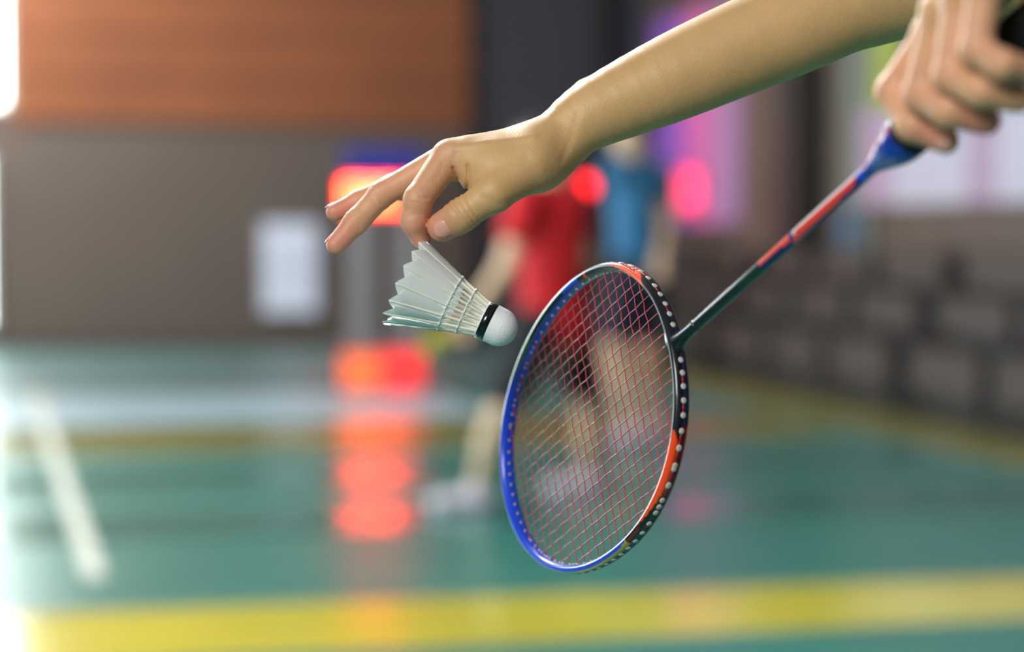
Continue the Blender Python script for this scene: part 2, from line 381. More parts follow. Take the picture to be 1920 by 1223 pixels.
vs, fs = box_vf(pk[0] - .13, pk[0] + .13, pk[1] + .001, pk[1] + .1, pk[2] - .19, pk[2] + .19, .01); put('housing', mesh_from('housing', vs, fs, M_dark, False), fl)
tube('stand', [(pk[0], pk[1] + .05, 0), (pk[0], pk[1] + .05, pk[2] - .18)], .02, M_dark, fl)
tube('foot', [(pk[0], pk[1] + .05, 0.004), (pk[0], pk[1] + .05, .03)], .15, M_dark, fl, n=16)
M_bp = mat('brown_wall_board', (98, 78, 68), .6, noise=.1, nscale=1.2)
M_mauve = mat('mauve_board', (88, 66, 72), .6)
M_green = mat('grey_green_board', (96, 104, 96), .6)
M_lime = mat('lime_cloth', (140, 150, 60), .7)
M_white = mat('white_banner_cloth', (150, 146, 162), .6, emit=(205, 200, 220), estr=.26)  # slight glow put into the white and rose cloth to brighten it
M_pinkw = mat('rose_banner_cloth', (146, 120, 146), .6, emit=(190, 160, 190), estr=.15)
for a, b, m in ((1402, 1450, M_bp), (1452, 1498, M_mauve)):
    sidebox('wall_board', a, b, .9, 6.3, .001, .05, m, side)
sidebox('trim_3', 1504, 1552, 0, 6.4, .001, .25, M_black, kind='structure')
for a, b, m in ((1556, 1588, M_brown), (1590, 1640, M_green), (1700, 1790, M_brown), (1792, 1960, M_brown)):
    sidebox('wall_board', a, b, sz((a + b) / 2, 470), 6.3, .001, .05, m, side)
sidebox('wall_board', 1642, 1698, sz(1670, 300), 6.3, .001, .05, M_lime, side)
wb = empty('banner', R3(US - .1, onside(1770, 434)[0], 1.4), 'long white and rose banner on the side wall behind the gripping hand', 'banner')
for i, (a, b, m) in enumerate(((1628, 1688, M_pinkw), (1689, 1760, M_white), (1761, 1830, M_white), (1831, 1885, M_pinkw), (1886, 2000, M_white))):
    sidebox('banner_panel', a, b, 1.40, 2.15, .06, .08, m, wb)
bs = empty('blue_cloth', R3(US - .1, onside(1600, 434)[0], 1.0), 'small blue cloth hanging on the side wall right of the black post', 'cloth')
sidebox('cloth_panel', 1585, 1622, sz(1600, 462), sz(1600, 392), .06, .08, mat('blue_cloth', (50, 80, 110), .7), bs)

# spectator benches along the side wall
M_pl1 = mat('bench_plank', (54, 43, 41), .55, noise=.15, nscale=2)
M_pl2 = mat('dark_bench_frame', (26, 20, 20), .6)
for kx, (va, vb_, lab) in enumerate(((7.5, 12.35, 'nearest dark timber bench stand along the side wall, at the right edge'), (12.4, 16.1, 'middle dark timber bench stand along the side wall'), (16.15, 20.0, 'farthest dark timber bench stand along the side wall, behind the racket throat'))):
    bt = empty('bench_stand', R3(6.0, (va + vb_) / 2, 0), lab, 'bench', 'timber bench stands')
    for lvl, (h0, h1, u_) in enumerate(((.14, .40, 5.72), (.52, .72, 5.92), (.82, 1.0, 6.12))):
        roombox('riser_board', u_, u_ + .03, va, vb_, h0, h1, M_pl1, bt)
        roombox('seat_plank', u_, u_ + .28, va, vb_, h1 + .001, h1 + .035, M_pl1, bt)
        roombox('kick_board', u_ + .1, u_ + .12, va, vb_, h0 - .13, h0 - .002, M_pl2, bt)
    k = int((vb_ - va) / 1.2)
    for j in range(k + 1):
        v_ = va + .05 + j * (vb_ - va - .1) / k
        roombox('upright', 5.66, 5.71, v_ - .018, v_ + .018, .004, .50, M_pl2, bt)
        roombox('upright', 5.86, 5.91, v_ - .018, v_ + .018, .004, .80, M_pl2, bt)
        roombox('upright', 6.06, 6.11, v_ - .018, v_ + .018, .004, 1.06, M_pl2, bt)

# ================================================================== PEOPLE
SK = np.array(s2l((214, 172, 136))[:3]); PK = np.array(s2l((222, 156, 134))[:3])
M_skin = mat('skin', (208, 170, 132), .5, attr='Col', sss=.3, bump=.25, bscale=700, spec=.5, noise=.10, nscale=45)
M_nail = mat('nail', (222, 164, 148), .25, coat=.3)

def person(name, base, label, J, h, skin, shirt, shorts, shoe, hair, fine=None, group=None, colf=None):
    """J: dict of joint positions; one continuous body mesh, clothes and hair as children"""
    root = empty(name, base, label, 'person', group)
    j = {k: np.asarray(v, float) for k, v in J.items()}
    def torso(p, g=0.0):
        d = cone(p, (j['hipL'] + j['hipR']) / 2, j['chest'], .115 + g, .13 + g)
        d = smin(d, cone(p, j['shL'], j['shR'], .06 + g, .06 + g), .08)
        d = smin(d, cone(p, j['hipL'], j['hipR'], .095 + g, .095 + g), .06)
        return d
    def arm(p, s, g=0.0, k=.02): return smin(cone(p, j['sh' + s], j['el' + s], .052 + g, .041 + g), cone(p, j['el' + s], j['wr' + s], .041 + g, .027 + g), k)
    def leg(p, s, g=0.0): return smin(cone(p, j['hip' + s], j['kn' + s], .088 + g, .056 + g), smin(cone(p, j['kn' + s], j['kn' + s] * .6 + j['an' + s] * .4, .058 + g, .060 + g), cone(p, j['kn' + s] * .6 + j['an' + s] * .4, j['an' + s], .060 + g, .038 + g), .03), .03)
    F = W(*j['face']); F = F / np.linalg.norm(F); up = j['head'] - j['neck']; up /= np.linalg.norm(up); F = F - up * (F @ up); F /= np.linalg.norm(F); S = np.cross(F, up)
    HM = np.stack([S, F, up], 1)
    def head(p):
        d = ell(p, j['head'], (.076, .093, .112), HM)
        d = smin(d, ell(p, j['head'] + F * .035 - up * .06, (.052, .055, .06), HM), .03)
        d = smin(d, cone(p, j['head'] + F * .093 + up * .008, j['head'] + F * .108 - up * .028, .008, .014), .012)
        for s in (-1, 1):
            d = smin(d, ell(p, j['head'] + S * s * .078 - up * .005, (.010, .02, .033), HM), .008)
            d = np.maximum(d, -(np.linalg.norm(p - (j['head'] + F * .100 + S * s * .032 + up * .006), axis=1) - .016))
        d = smin(d, cone(p, j['head'] + F * .096 - up * .058 - S * .02, j['head'] + F * .096 - up * .058 + S * .02, .008, .008), .008)
        return smin(d, cone(p, j['neck'] - up * .02, j['head'] - up * .07, .055, .05), .03)
    def hand(p, s):
        f = j['wr' + s] - j['el' + s]; f /= np.linalg.norm(f); f = f * .8 + np.array([0, 0, -.3]); f /= np.linalg.norm(f)
        b = np.cross(f, np.array([0.3, 1, 0.1])); b /= np.linalg.norm(b); w0 = j['wr' + s]
        d = cone(p, w0, w0 + f * .06 - b * .022, .024, .016); d = smin(d, cone(p, w0, w0 + f * .06 + b * .022, .024, .016), .02)
        nrm = np.cross(f, b)
        for i in range(4):
            r0 = w0 + f * .075 + b * (i - 1.5) * .021; r1 = r0 + f * (.035, .042, .04, .03)[i] + nrm * .012; r2 = r1 + f * .012 + nrm * .03
            d = smin(d, smin(cone(p, r0, r1, .010, .009), cone(p, r1, r2, .009, .008), .006), .008)
        t0 = w0 + f * .03 - b * .03; t1 = t0 + f * .03 - b * .02 + nrm * .015
        return smin(d, smin(cone(p, t0, t1, .013, .011), cone(p, t1, t1 + f * .03 + nrm * .01, .011, .009), .008), .012)
    def foot(p, s, g=0.0):
        a = j['an' + s]; t = j['toe' + s]; a0 = np.array([a[0], a[1], .045]); t0 = np.array([t[0], t[1], .035])
        d = smin(cone(p, a0, t0, .040 + g, .034 + g), cone(p, a0 - (t0 - a0) * .25, a0, .038 + g, .04 + g), .03)
        d = smin(d, cone(p, a, a0, .034 + g, .04 + g), .03)
        return np.maximum(d, (.004 - p[:, 2]))
    def body(p, arms=True):
        d = torso(p)
        for s in 'LR':
            d = smin(d, leg(p, s), .03); d = smin(d, foot(p, s), .02)
            if arms: d = smin(d, smin(arm(p, s), hand(p, s), .012), .04)
            else: d = smin(d, cone(p, j['sh' + s], j['sh' + s] * .45 + j['el' + s] * .55, .052, .045), .04)
        return smin(d, head(p), .03)
    allp = np.array([v for k, v in j.items() if k != 'face']); lo = allp.min(0) - .26; hi = allp.max(0) + .26; lo[2] = -.02
    parts = [(lambda p: body(p, fine is None), lo, hi, h)] + (fine or [])
    put('body', sdf_mesh(name + '_body', parts, skin, colf if colf else (lambda v: np.tile(SK, (len(v), 1)))), root)
    def shirtf(p):
        d = torso(p, .018)
        for s in 'LR':
            m = j['sh' + s] * .35 + j['el' + s] * .65
            d = smin(d, cone(p, j['sh' + s], m, .07, .068), .05)
            ax = m - j['sh' + s]; ax /= np.linalg.norm(ax); dd = (p - m) @ ax
            near = np.linalg.norm(p - m, axis=1) < .14
            d = np.where(near, np.maximum(d, dd), d)
        hz = (j['hipL'][2] + j['hipR'][2]) / 2 - .06
        d = np.maximum(d, hz - p[:, 2])
        return np.maximum(d, -(ell(p, j['neck'] + up * .03, (.072, .072, .05), HM)))
    put('shirt', sdf_mesh(name + '_shirt', [(shirtf, lo, hi, h)], shirt), root)
    def shortsf(p):
        d = cone(p, j['hipL'], j['hipR'], .118, .118)
        for s in 'LR':
            m = j['hip' + s] * .25 + j['kn' + s] * .75
            d = smin(d, cone(p, j['hip' + s], m, .112, .098), .03)
        zc = (j['knL'][2] + j['knR'][2]) / 2 + .07
        return np.maximum(d, zc - p[:, 2])
    put('shorts', sdf_mesh(name + '_shorts', [(shortsf, lo, hi, h)], shorts), root)
    for s in 'LR':
        def shoef(p, s=s): return np.maximum(foot(p, s, .009), p[:, 2] - .11)
        a = j['an' + s]
        put('shoe', sdf_mesh(name + '_shoe', [(shoef, np.array([a[0] - .3, a[1] - .3, -.02]), np.array([a[0] + .3, a[1] + .3, .16]), .008)], shoe), root)
    def hairf(p):
        d = ell(p, j['head'] + up * .012 - F * .008, (.084, .100, .116), HM)
        q = p - j['head']; return np.maximum(np.maximum(d, (q @ F) * .9 - .05 - (q @ up - .045) * 1.2), -.035 - (q @ up) + (q @ F) * .3)
    put('hair', sdf_mesh(name + '_hair', [(hairf, j['head'] - .16, j['head'] + .18, min(h, .007))], hair), root)
    for s in (-1, 1):
        bm = bmesh.new(); bmesh.ops.create_uvsphere(bm, u_segments=12, v_segments=8, radius=.012)
        e = j['head'] + F * .082 + S * s * .032 + up * .006
        vs = [np.array(v.co) + e for v in bm.verts]; bm.verts.index_update(); fs = [[v.index for v in f.verts] for f in bm.faces]; bm.free()
        put('eye', mesh_from('eye', vs, fs, M_eye), root)
    return root
M_eye = mat('eye', (40, 30, 26), .2)
M_hair = mat('black_hair', (20, 16, 16), .5)
M_skinbg = mat('skin_far', (222, 182, 150), .55)
M_redsh = mat('red_shirt', (205, 14, 28), .8)
M_blk = mat('black_shorts', (18, 16, 22), .8)
M_navy = mat('navy_shorts', (18, 20, 42), .8)
M_blsh = mat('blue_shirt', (42, 100, 140), .8)
M_shoe = mat('white_shoe', (214, 200, 214), .5)

def PZ(px, py, z): return P(px, py, z)
zR = 8.55
Jr = dict(neck=PZ(1030, 330, zR), head=PZ(1012, 268, zR - .02), chest=PZ(1030, 420, zR), shL=PZ(985, 375, zR - .17), shR=PZ(1072, 378, zR + .14),
          elL=PZ(948, 500, zR - .28), wrL=PZ(884, 590, zR - .35), elR=PZ(1098, 480, zR + .2), wrR=PZ(1050, 560, zR + .1),
          hipL=PZ(1005, 625, zR - .08), hipR=PZ(1065, 625, zR + .08), knL=PZ(935, 780, zR - .2), knR=PZ(1108, 790, zR + .25),
          anL=PZ(896, 912, zR - .02), anR=PZ(1110, 905, zR + .5), face=(-1, -.35, -.25))
Jr['toeL'] = Jr['anL'] + W(-.17, -.05); Jr['toeR'] = Jr['anR'] + W(-.17, -.03)
for k in ('anL', 'anR'): Jr[k][2] = .1
person('person', (Jr['anL'][0], Jr['anL'][1], 0), 'person in red shirt and black shorts leaning forward on the far court', Jr, .011, M_skinbg, M_redsh, M_blk, M_shoe, M_hair)
zB = 11.0
Jb = dict(neck=PZ(1186, 302, zB), head=PZ(1180, 250, zB), chest=PZ(1190, 365, zB), shL=PZ(1158, 322, zB - .1), shR=PZ(1226, 326, zB + .05),
          elL=PZ(1166, 400, zB + .2), wrL=PZ(1186, 470, zB + .3), elR=PZ(1250, 410, zB + .02), wrR=PZ(1238, 490, zB - .1),
          hipL=PZ(1172, 510, zB - .05), hipR=PZ(1212, 510, zB + .05), knL=PZ(1150, 660, zB - .12), knR=PZ(1212, 665, zB),
          anL=PZ(1178, 800, zB), anR=PZ(1222, 790, zB + .3), face=(-1, -.3, -.1))
Jb['toeL'] = Jb['anL'] + W(-.17, -.08); Jb['toeR'] = Jb['anR'] + W(-.15, -.1)
for k in ('anL', 'anR'): Jb[k][2] = .1
person('person', (Jb['anL'][0], Jb['anL'][1], 0), 'person in blue shirt and navy shorts standing on the far court behind the racket', Jb, .011, M_skinbg, M_blsh, M_navy, M_shoe, M_hair)

# yellow-green shuttlecock tube held in the red player's forward hand
M_yg = mat('yellow_green_card', (176, 164, 52), .45)
c0 = P(838, 630, zR - .36); ax = W(-.75, -.5, -.42); ax /= np.linalg.norm(ax)
fr = empty('shuttlecock_tube', c0, 'yellow-green tube held low in the forward hand of the red-shirted player', 'tube')
vs, fs = tube_vf([c0 - ax * .09, c0 + ax * .08], .040, 24); put('tube_body', mesh_from('tube_body', vs, fs, M_yg, False), fr)
vs, fs = tube_vf([c0 + ax * .0805, c0 + ax * .083, c0 + ax * .10], [.043, .044, .043], 24); put('cap', mesh_from('cap', vs, fs, M_yg, False), fr)
vs, fs = tube_vf([c0 - ax * .11, c0 - ax * .093, c0 - ax * .0905], [.043, .044, .043], 24); put('cap', mesh_from('cap', vs, fs, M_yg, False), fr)

# ---------------------------------------------------------------- foreground player: both arms at full detail
mm = .001
def Q(l): return [P(a, b, c) for a, b, c in l]
z0_ = 1.345
# shuttle hand (right hand): palm down, thumb towards the camera
wr = [(1100, 221, 1.366), (1054, 262, 1.364), (1010, 290, 1.362)]
R_ind = Q([(838, 298, 1.352), (784, 374, 1.338), (776, 416, 1.340), (790, 448, 1.347)]); R_ind_r = [11.4 * mm, 9.9 * mm, 8.8 * mm, 6.8 * mm]
R_mid = Q([(848, 290, 1.374), (716, 364, 1.370), (668, 416, 1.366), (630, 459, 1.362)]); R_mid_r = [10.5 * mm, 8.9 * mm, 8.4 * mm, 7.0 * mm]
R_rng = Q([(856, 292, 1.394), (735, 350, 1.396), (672, 378, 1.392), (628, 398, 1.388)]); R_rng_r = [10 * mm, 8.2 * mm, 7.4 * mm, 6.4 * mm]
R_pnk = Q([(880, 300, 1.412), (800, 338, 1.416), (768, 352, 1.408), (752, 362, 1.400)]); R_pnk_r = [9 * mm, 7.2 * mm, 6.6 * mm, 5.8 * mm]
R_th = Q([(985, 318, 1.345), (926, 362, 1.330), (868, 402, 1.330), (827, 427, 1.336)]); R_th_r = [15 * mm, 11.8 * mm, 11.2 * mm, 9.2 * mm]
Wp = Q(wr)
elb = P(1660, -35, 1.385); fmid = P(1370, 99, 1.375)
def r_palm(p):
    a = Wp[2]
    d = cone(p, a, P(846, 291, 1.353), 19 * mm, 11.2 * mm)
    d = smin(d, cone(p, a, P(860, 290, 1.374), 19 * mm, 11.5 * mm), 10 * mm)
    d = smin(d, cone(p, a + W(0, .010), P(872, 298, 1.393), 18 * mm, 11.5 * mm), 10 * mm)
    d = smin(d, cone(p, a + W(0, .018), P(892, 306, 1.410), 17 * mm, 10.5 * mm), 10 * mm)
    d = smin(d, cone(p, R_th[0], R_th[1], R_th_r[0], R_th_r[1]), 12 * mm)
    d = smin(d, cone(p, P(1000, 300, 1.352), P(893, 326, 1.350), 18 * mm, 10.5 * mm), 10 * mm)
    d = smin(d, cone(p, P(1000, 304, 1.349), P(925, 318, 1.343), 17 * mm, 12.5 * mm), 12 * mm)
    d = smin(d, cone(p, P(930, 300, 1.349), P(885, 300, 1.351), 13 * mm, 12 * mm), 12 * mm)      # first web, dorsal side
    d = smin(d, cone(p, P(884, 322, 1.350), P(920, 352, 1.342), 6.0 * mm, 9 * mm), 9 * mm)      # web of the thumb
    d = smin(d, cone(p, P(862, 322, 1.356), P(905, 345, 1.350), 5.0 * mm, 8 * mm), 8 * mm)
    return d
def spline(pts, rad, n):
    pts = np.asarray(pts, float); rad = np.asarray(rad, float); m = len(pts); K = np.c_[pts, rad]; out = []
    K = np.vstack([2 * K[0] - K[1], K, 2 * K[-1] - K[-2]])
    for i in range(m - 1):
        p0, p1, p2, p3 = K[i:i + 4]
        for t in np.linspace(0, 1, n, endpoint=False): out.append(.5 * (2 * p1 + (p2 - p0) * t + (2 * p0 - 5 * p1 + 4 * p2 - p3) * t * t + (3 * p1 - p0 - 3 * p2 + p3) * t ** 3))
    out.append(K[-2]); out = np.array(out); return out[:, :3], out[:, 3]
ARM = spline([Wp[2], Wp[1], Wp[0], P(1235, 158, 1.370), P(1370, 98, 1.375), P(1520, 34, 1.38), elb], [19.5 * mm, 20.3 * mm, 23.2 * mm, 29.5 * mm, 32.6 * mm, 34.6 * mm, 36 * mm], 4)
def r_arm(p):
    d = None
    for i in range(len(ARM[0]) - 1):
        c = cone(p, ARM[0][i], ARM[0][i + 1], ARM[1][i], ARM[1][i + 1]); d = c if d is None else np.minimum(d, c)
    return smin(d, cone(p, P(1098, 176, 1.382), P(1082, 188, 1.382), 8 * mm, 7 * mm), 14 * mm)          # ulna head
def fold(p, d, c, n, w, a):
    """a shallow skin crease: a slit across direction n at c"""
    q = p - c; r = np.linalg.norm(q, axis=1); s = q @ n
    return d + a * np.exp(-(s / w) ** 2) * (r < .022)
tha = (R_th[2] - R_th[1]); tha /= np.linalg.norm(tha)
CF = dir2w(np.array([0, 0, 1.0]))
CREASES = [([(850, 316), (861, 342), (866, 360)], 1.35, 1.1, 1.8), ([(877, 314), (879, 336), (876, 356)], 1.35, 1.1, 2.0), ([(817, 340), (826, 326), (832, 308)], 1.35, 1.1, .6),
           ([(783, 366), (793, 372), (802, 374)], 1.338, .8, .8), ([(770, 408), (780, 404), (790, 404)], 1.34, .7, .5), ([(704, 366), (716, 380), (726, 384)], 1.37, .8, .8), ([(700, 372), (708, 386), (718, 392)], 1.37, .8, .5),
           ([(656, 408), (668, 420), (676, 430)], 1.366, .8, .7), ([(1058, 240), (1050, 275), (1028, 325)], 1.36, 7, 1.3), ([(1082, 215), (1070, 262), (1052, 305)], 1.36, 2.5, .5),
           ([(850, 280), (920, 268), (1000, 262)], 1.35, 3.2, -1.0), ([(900, 340), (930, 322), (985, 300)], 1.34, 4, .8), ([(905, 372), (935, 385), (985, 372)], 1.33, 2.2, .5)]
CRP = [([P(a, b, z) for a, b in l], w_ * mm, a_ * mm) for l, z, w_, a_ in CREASES]
def creases(p, d):
    """shallow skin folds (and one tendon ridge) running across the side of the hand that is turned to the camera"""
    near = np.nonzero((np.abs(d) < .02) & (np.linalg.norm(p - P(850, 330, 1.35), axis=1) < .13))[0]
    if len(near) == 0: return d
    q = p[near]; d = d.copy(); add = np.zeros(len(near))
    for pts, w_, a_ in CRP:
        qq = q - ((q - pts[1]) @ CF)[:, None] * CF; dep = np.abs((q - pts[1]) @ CF)
        l = np.minimum(cone(qq, pts[0], pts[1], 0, 0), cone(qq, pts[1], pts[2], 0, 0))
        add += a_ * np.exp(-(l / w_) ** 2) * np.exp(-(dep / .030) ** 4)
    add *= np.clip((.13 - np.linalg.norm(q - P(850, 330, 1.35), axis=1)) / .02, 0, 1) * np.clip((.02 - np.abs(d[near])) / .008, 0, 1)
    d[near] += add; return d
def rhand(p):
    pa = r_palm(p); ar = r_arm(p)
    base = smin(pa, ar, 14 * mm)
    d = smin(base, chain(p, R_ind, R_ind_r, 3 * mm), 5 * mm)
    for pts, rr in ((R_mid, R_mid_r), (R_rng, R_rng_r), (R_pnk, R_pnk_r)):
        d = np.minimum(d, smin(base, chain(p, pts, rr, 4 * mm), 5 * mm))
    t = chain(p, R_th, R_th_r, 5 * mm)
    t = smin(t, cone(p, R_th[2] + tha * .004, R_th[3] - tha * .002, 10.6 * mm, 9.8 * mm), 3 * mm)
    for k, a in ((-.0065, .8), (-.0030, 1.0), (.0004, 1.0), (.0042, .7)):
        bend = ((p - R_th[2]) @ np.array([0, 0, 1.0])) ** 2 * 10
        q = p - R_th[2]; s = q @ tha - k + bend
        t = t + a * .0011 * np.exp(-(s / .0009) ** 2) * (np.linalg.norm(q, axis=1) < .02)
    d = np.minimum(d, smin(base, t, 6 * mm))
    for (c, n, a) in ((R_ind[1], R_ind[2] - R_ind[1], .5), (R_mid[2], R_mid[3] - R_mid[2], .5), (R_mid[1], R_mid[2] - R_mid[1], .4)):
        n = n / np.linalg.norm(n)
        for k in (-.0018, .0016): d = fold(p, d, c + n * k, n, .0007, a * .0008)
    return creases(p, d)
# racket hand (left hand): fingers wrapped round the grip, nearer the camera
L_ind = Q([(1752, 58, 1.060), (1673, 172, 1.073), (1712, 236, 1.056), (1773, 264, 1.054)]); L_ind_r = [10 * mm, 8.8 * mm, 8.4 * mm, 7.4 * mm]
L_mid = Q([(1768, 20, 1.035), (1726, 176, 1.043), (1780, 208, 1.026), (1848, 226, 1.026)]); L_mid_r = [10.5 * mm, 9.2 * mm, 8.8 * mm, 7.8 * mm]
L_rng = Q([(1806, -12, 1.014), (1782, 140, 1.016), (1840, 170, 1.000), (1908, 184, 1.000)]); L_rng_r = [10 * mm, 9.0 * mm, 8.6 * mm, 7.8 * mm]
L_pnk = Q([(1850, -40, .992), (1830, 92, .992), (1880, 122, .978), (1944, 134, .986)]); L_pnk_r = [9.5 * mm, 8.2 * mm, 7.6 * mm, 6.8 * mm]
L_th = Q([(1860, -30, 1.075), (1800, 70, 1.105), (1760, 150, 1.098), (1742, 196, 1.106)]); L_th_r = [14 * mm, 11 * mm, 9.5 * mm, 8 * mm]
LW = P(1950, -215, 1.02); L_el = W(.47, .90, 1.50)
def lhand(p):
    base = None
    for q, r in ((L_ind[0], 10.8), (L_mid[0], 11.5), (L_rng[0], 11.2), (L_pnk[0], 10.8)):
        c = cone(p, LW, q, 20 * mm, r * mm); base = c if base is None else smin(base, c, 10 * mm)
    base = smin(base, cone(p, LW, L_th[0], 19 * mm, 14 * mm), 12 * mm)
    base = smin(base, cone(p, LW, L_el, 22 * mm, 38 * mm), 16 * mm)
    d = base
    for pts, rr in ((L_ind, L_ind_r), (L_mid, L_mid_r), (L_rng, L_rng_r), (L_pnk, L_pnk_r)):
        d = np.minimum(d, smin(base, chain(p, pts, rr, 4 * mm), 6 * mm))
    return np.minimum(d, smin(base, chain(p, L_th, L_th_r, 4 * mm), 6 * mm))
shR = W(.53, 1.31, 1.40); shL = W(.70, .97, 1.39)
def rfull(p):
    d = smin(rhand(p), cone(p, elb, shR * .5 + elb * .5, 38 * mm, 44 * mm), 20 * mm)
    return smin(d, cone(p, elb * .5 + shR * .5, shR, 44 * mm, 50 * mm), 20 * mm)
def lfull(p):
    return smin(lhand(p), cone(p, L_el, shL, 40 * mm, 50 * mm), 20 * mm)
def bounds(l, r): a = np.array(l); return a.min(0) - r, a.max(0) + r
rl, rh = bounds([R_mid[3], R_rng[3], R_ind[3], elb, shR, R_pnk[0]], .05)
ll, lh = bounds([L_ind[1], L_ind[3], L_pnk[3], LW, L_el, shL, L_th[3]], .05)
tips = [(R_ind[3], R_ind[2]), (R_mid[3], R_mid[2]), (R_rng[3], R_rng[2]), (R_th[3], R_th[2]), (L_ind[3], L_ind[2]), (L_mid[3], L_mid[2])]
knk = [R_ind[1], R_mid[1], R_ind[0], R_rng[1], R_th[2], L_ind[1], L_mid[1], L_rng[1]]
SKa = np.array(s2l((212, 172, 120))[:3]); SKf = np.array(s2l((222, 164, 132))[:3]); SKt = np.array(s2l((224, 142, 122))[:3])
def skincol(v):
    c = np.tile(SKa, (len(v), 1))
    def mixin(c, col, wgt): return c * (1 - wgt[:, None]) + col * wgt[:, None]
    dfi = np.full(len(v), 9.0)
    for pts in (R_ind, R_mid, R_rng, R_pnk, L_ind, L_mid, L_rng, L_pnk):
        for i in range(3): dfi = np.minimum(dfi, cone(v, pts[i], pts[i + 1], 0.0, 0.0))
    c = mixin(c, SKf, np.clip(1.8 - dfi / .010, 0, 1) * .85)
    for a, b in tips:
        r = np.linalg.norm(v - (a * .8 + b * .2), axis=1); c = mixin(c, SKt, np.clip(1.6 - r / .013, 0, 1) * .75)
    for k in knk:
        r = np.linalg.norm(v - k, axis=1); c = mixin(c, SKt, np.exp(-(r / .011) ** 2) * .35)
    return c
Jf = dict(neck=W(.63, 1.13, 1.50), head=W(.585, 1.12, 1.635), chest=W(.645, 1.14, 1.28), shL=shL, shR=shR, elL=L_el, elR=elb, wrL=LW, wrR=Wp[1],
          hipL=W(.76, 1.04, .93), hipR=W(.72, 1.22, .93), knL=W(.70, .97, .50), knR=W(.62, 1.25, .50), anL=W(.80, .93, .1), anR=W(.66, 1.29, .1),
          toeL=W(.63, .92, .1), toeR=W(.49, 1.27, .1), face=(-1, .08, -.35))
M_fshirt = mat('dark_sport_shirt', (30, 34, 60), .8)
player = person('person', W(.72, 1.1, 0), 'person serving up close, one bare hand pinching the shuttlecock, the other gripping the racket', Jf, .011, M_skin, M_fshirt, M_blk, M_shoe, M_hair,
                fine=[(rfull, rl, rh, .00125), (lfull, ll, lh, .00125)], colf=skincol)

def nail(c, fwd, out, w_, l_, r_, m=M_nail):
    """thin curved plate; c: centre on the skin, fwd: towards the tip, out: outward normal"""
    fwd = fwd / np.linalg.norm(fwd); out = out - fwd * (out @ fwd); out /= np.linalg.norm(out); sd = np.cross(fwd, out)
    vs, fs = [], []; nu, nv = 13, 11
    for i in range(nv):
        t = -1 + 2 * i / (nv - 1)
        for k in range(nu):
            s = -1 + 2 * k / (nu - 1); ws = (1 - abs(t) ** 4.5 * (.35 if t < 0 else .5)); x = s * w_ * ws; a = x / r_
            yy = t * l_ - (s * s) * l_ * .12 * np.sign(t)
            vs.append(c + fwd * yy + sd * r_ * math.sin(a) + out * (r_ * (math.cos(a) - 1) - .0011 * max(0, -t) ** 3 - .0007 * abs(s) ** 4 - .0006 * max(0, t) ** 3))
    n0 = len(vs); vs += [v - out * .0009 for v in vs]
    for i in range(nv - 1):
        for k in range(nu - 1):
            a = i * nu + k; fs.append((a, a + 1, a + nu + 1, a + nu)); fs.append((n0 + a, n0 + a + nu, n0 + a + nu + 1, n0 + a + 1))
    rim = [k for k in range(nu)] + [i * nu + nu - 1 for i in range(1, nv)] + [(nv - 1) * nu + k for k in range(nu - 2, -1, -1)] + [i * nu for i in range(nv - 2, 0, -1)]
    for a, b in zip(rim, rim[1:] + rim[:1]): fs.append((a, n0 + a, n0 + b, b))
    me = mesh_from('fingernail', vs, fs, m); return put('fingernail', me, player)
def nail_on(f, pts, rr, out, w_, l_, back=.2, lift=.0004, cf=1.0):
    fwd = pts[3] - pts[2]; L = np.linalg.norm(fwd); fwd = fwd / L; out = np.asarray(out, float); out = out - fwd * (out @ fwd); out /= np.linalg.norm(out)
    c = pts[3] - fwd * back * L; t = np.linspace(0, .02, 200); d = f(c + out * t[:, None]); k = int(np.argmax(d > 0)); c = c + out * (t[k] + lift)
    nail(c, fwd, out, w_, l_, rr[3] * cf)
camd = np.array([0, -1, 0.0])
nail_on(rhand, R_th, R_th_r, W(.45, -1, .12), 6.6 * mm, 7.0 * mm, .24, .0009, 1.22)
nail_on(rhand, R_mid, R_mid_r, W(-.8, .25, .75), 4.8 * mm, 5.2 * mm, .05)
nail_on(rhand, R_rng, R_rng_r, W(-.5, .3, .9), 4.4 * mm, 5.0 * mm, .02)
nail_on(rhand, R_ind, R_ind_r, W(-.9, .3, -.3), 3.8 * mm, 4.6 * mm, .2, .0002, .98)
nail_on(lhand, L_ind, L_ind_r, W(.1, -.8, -.5), 4.8 * mm, 5.0 * mm, .05)

# ================================================================== FOREGROUND RACKET
def rotm(r):
    th = np.linalg.norm(r); k = r / th; K = np.array([[0, -k[2], k[1]], [k[2], 0, -k[0]], [-k[1], k[0], 0]]); return np.eye(3) + math.sin(th) * K + (1 - math.cos(th)) * K @ K
RR = rotm(np.array([-0.32733354666966846, 1.0417606540067366, -0.3933186972400352])); RT = np.array([52.79440584723648, 68.01138275364968, 1389.384508132066])
def rk(p): return c2w((np.asarray(p, float) @ RR.T + RT) * mm)      # racket millimetres (x along shaft, y across, z away) -> world
RA, RBw, RN, RE = 125.0, 103.558163379323, 2.1092007077868007, -0.05870247651646349
def sup(a, b, t):
    c, s = np.cos(t), np.sin(t); return np.stack([a * np.sign(c) * np.abs(c) ** (2 / RN), b * np.sign(s) * np.abs(s) ** (2 / RN) * (1 - RE * c)], -1)
racket = empty('badminton_racket', rk([0, 0, 0]), 'blue, black and orange badminton racket with red strings, its grip held in the nearer hand', 'racket')
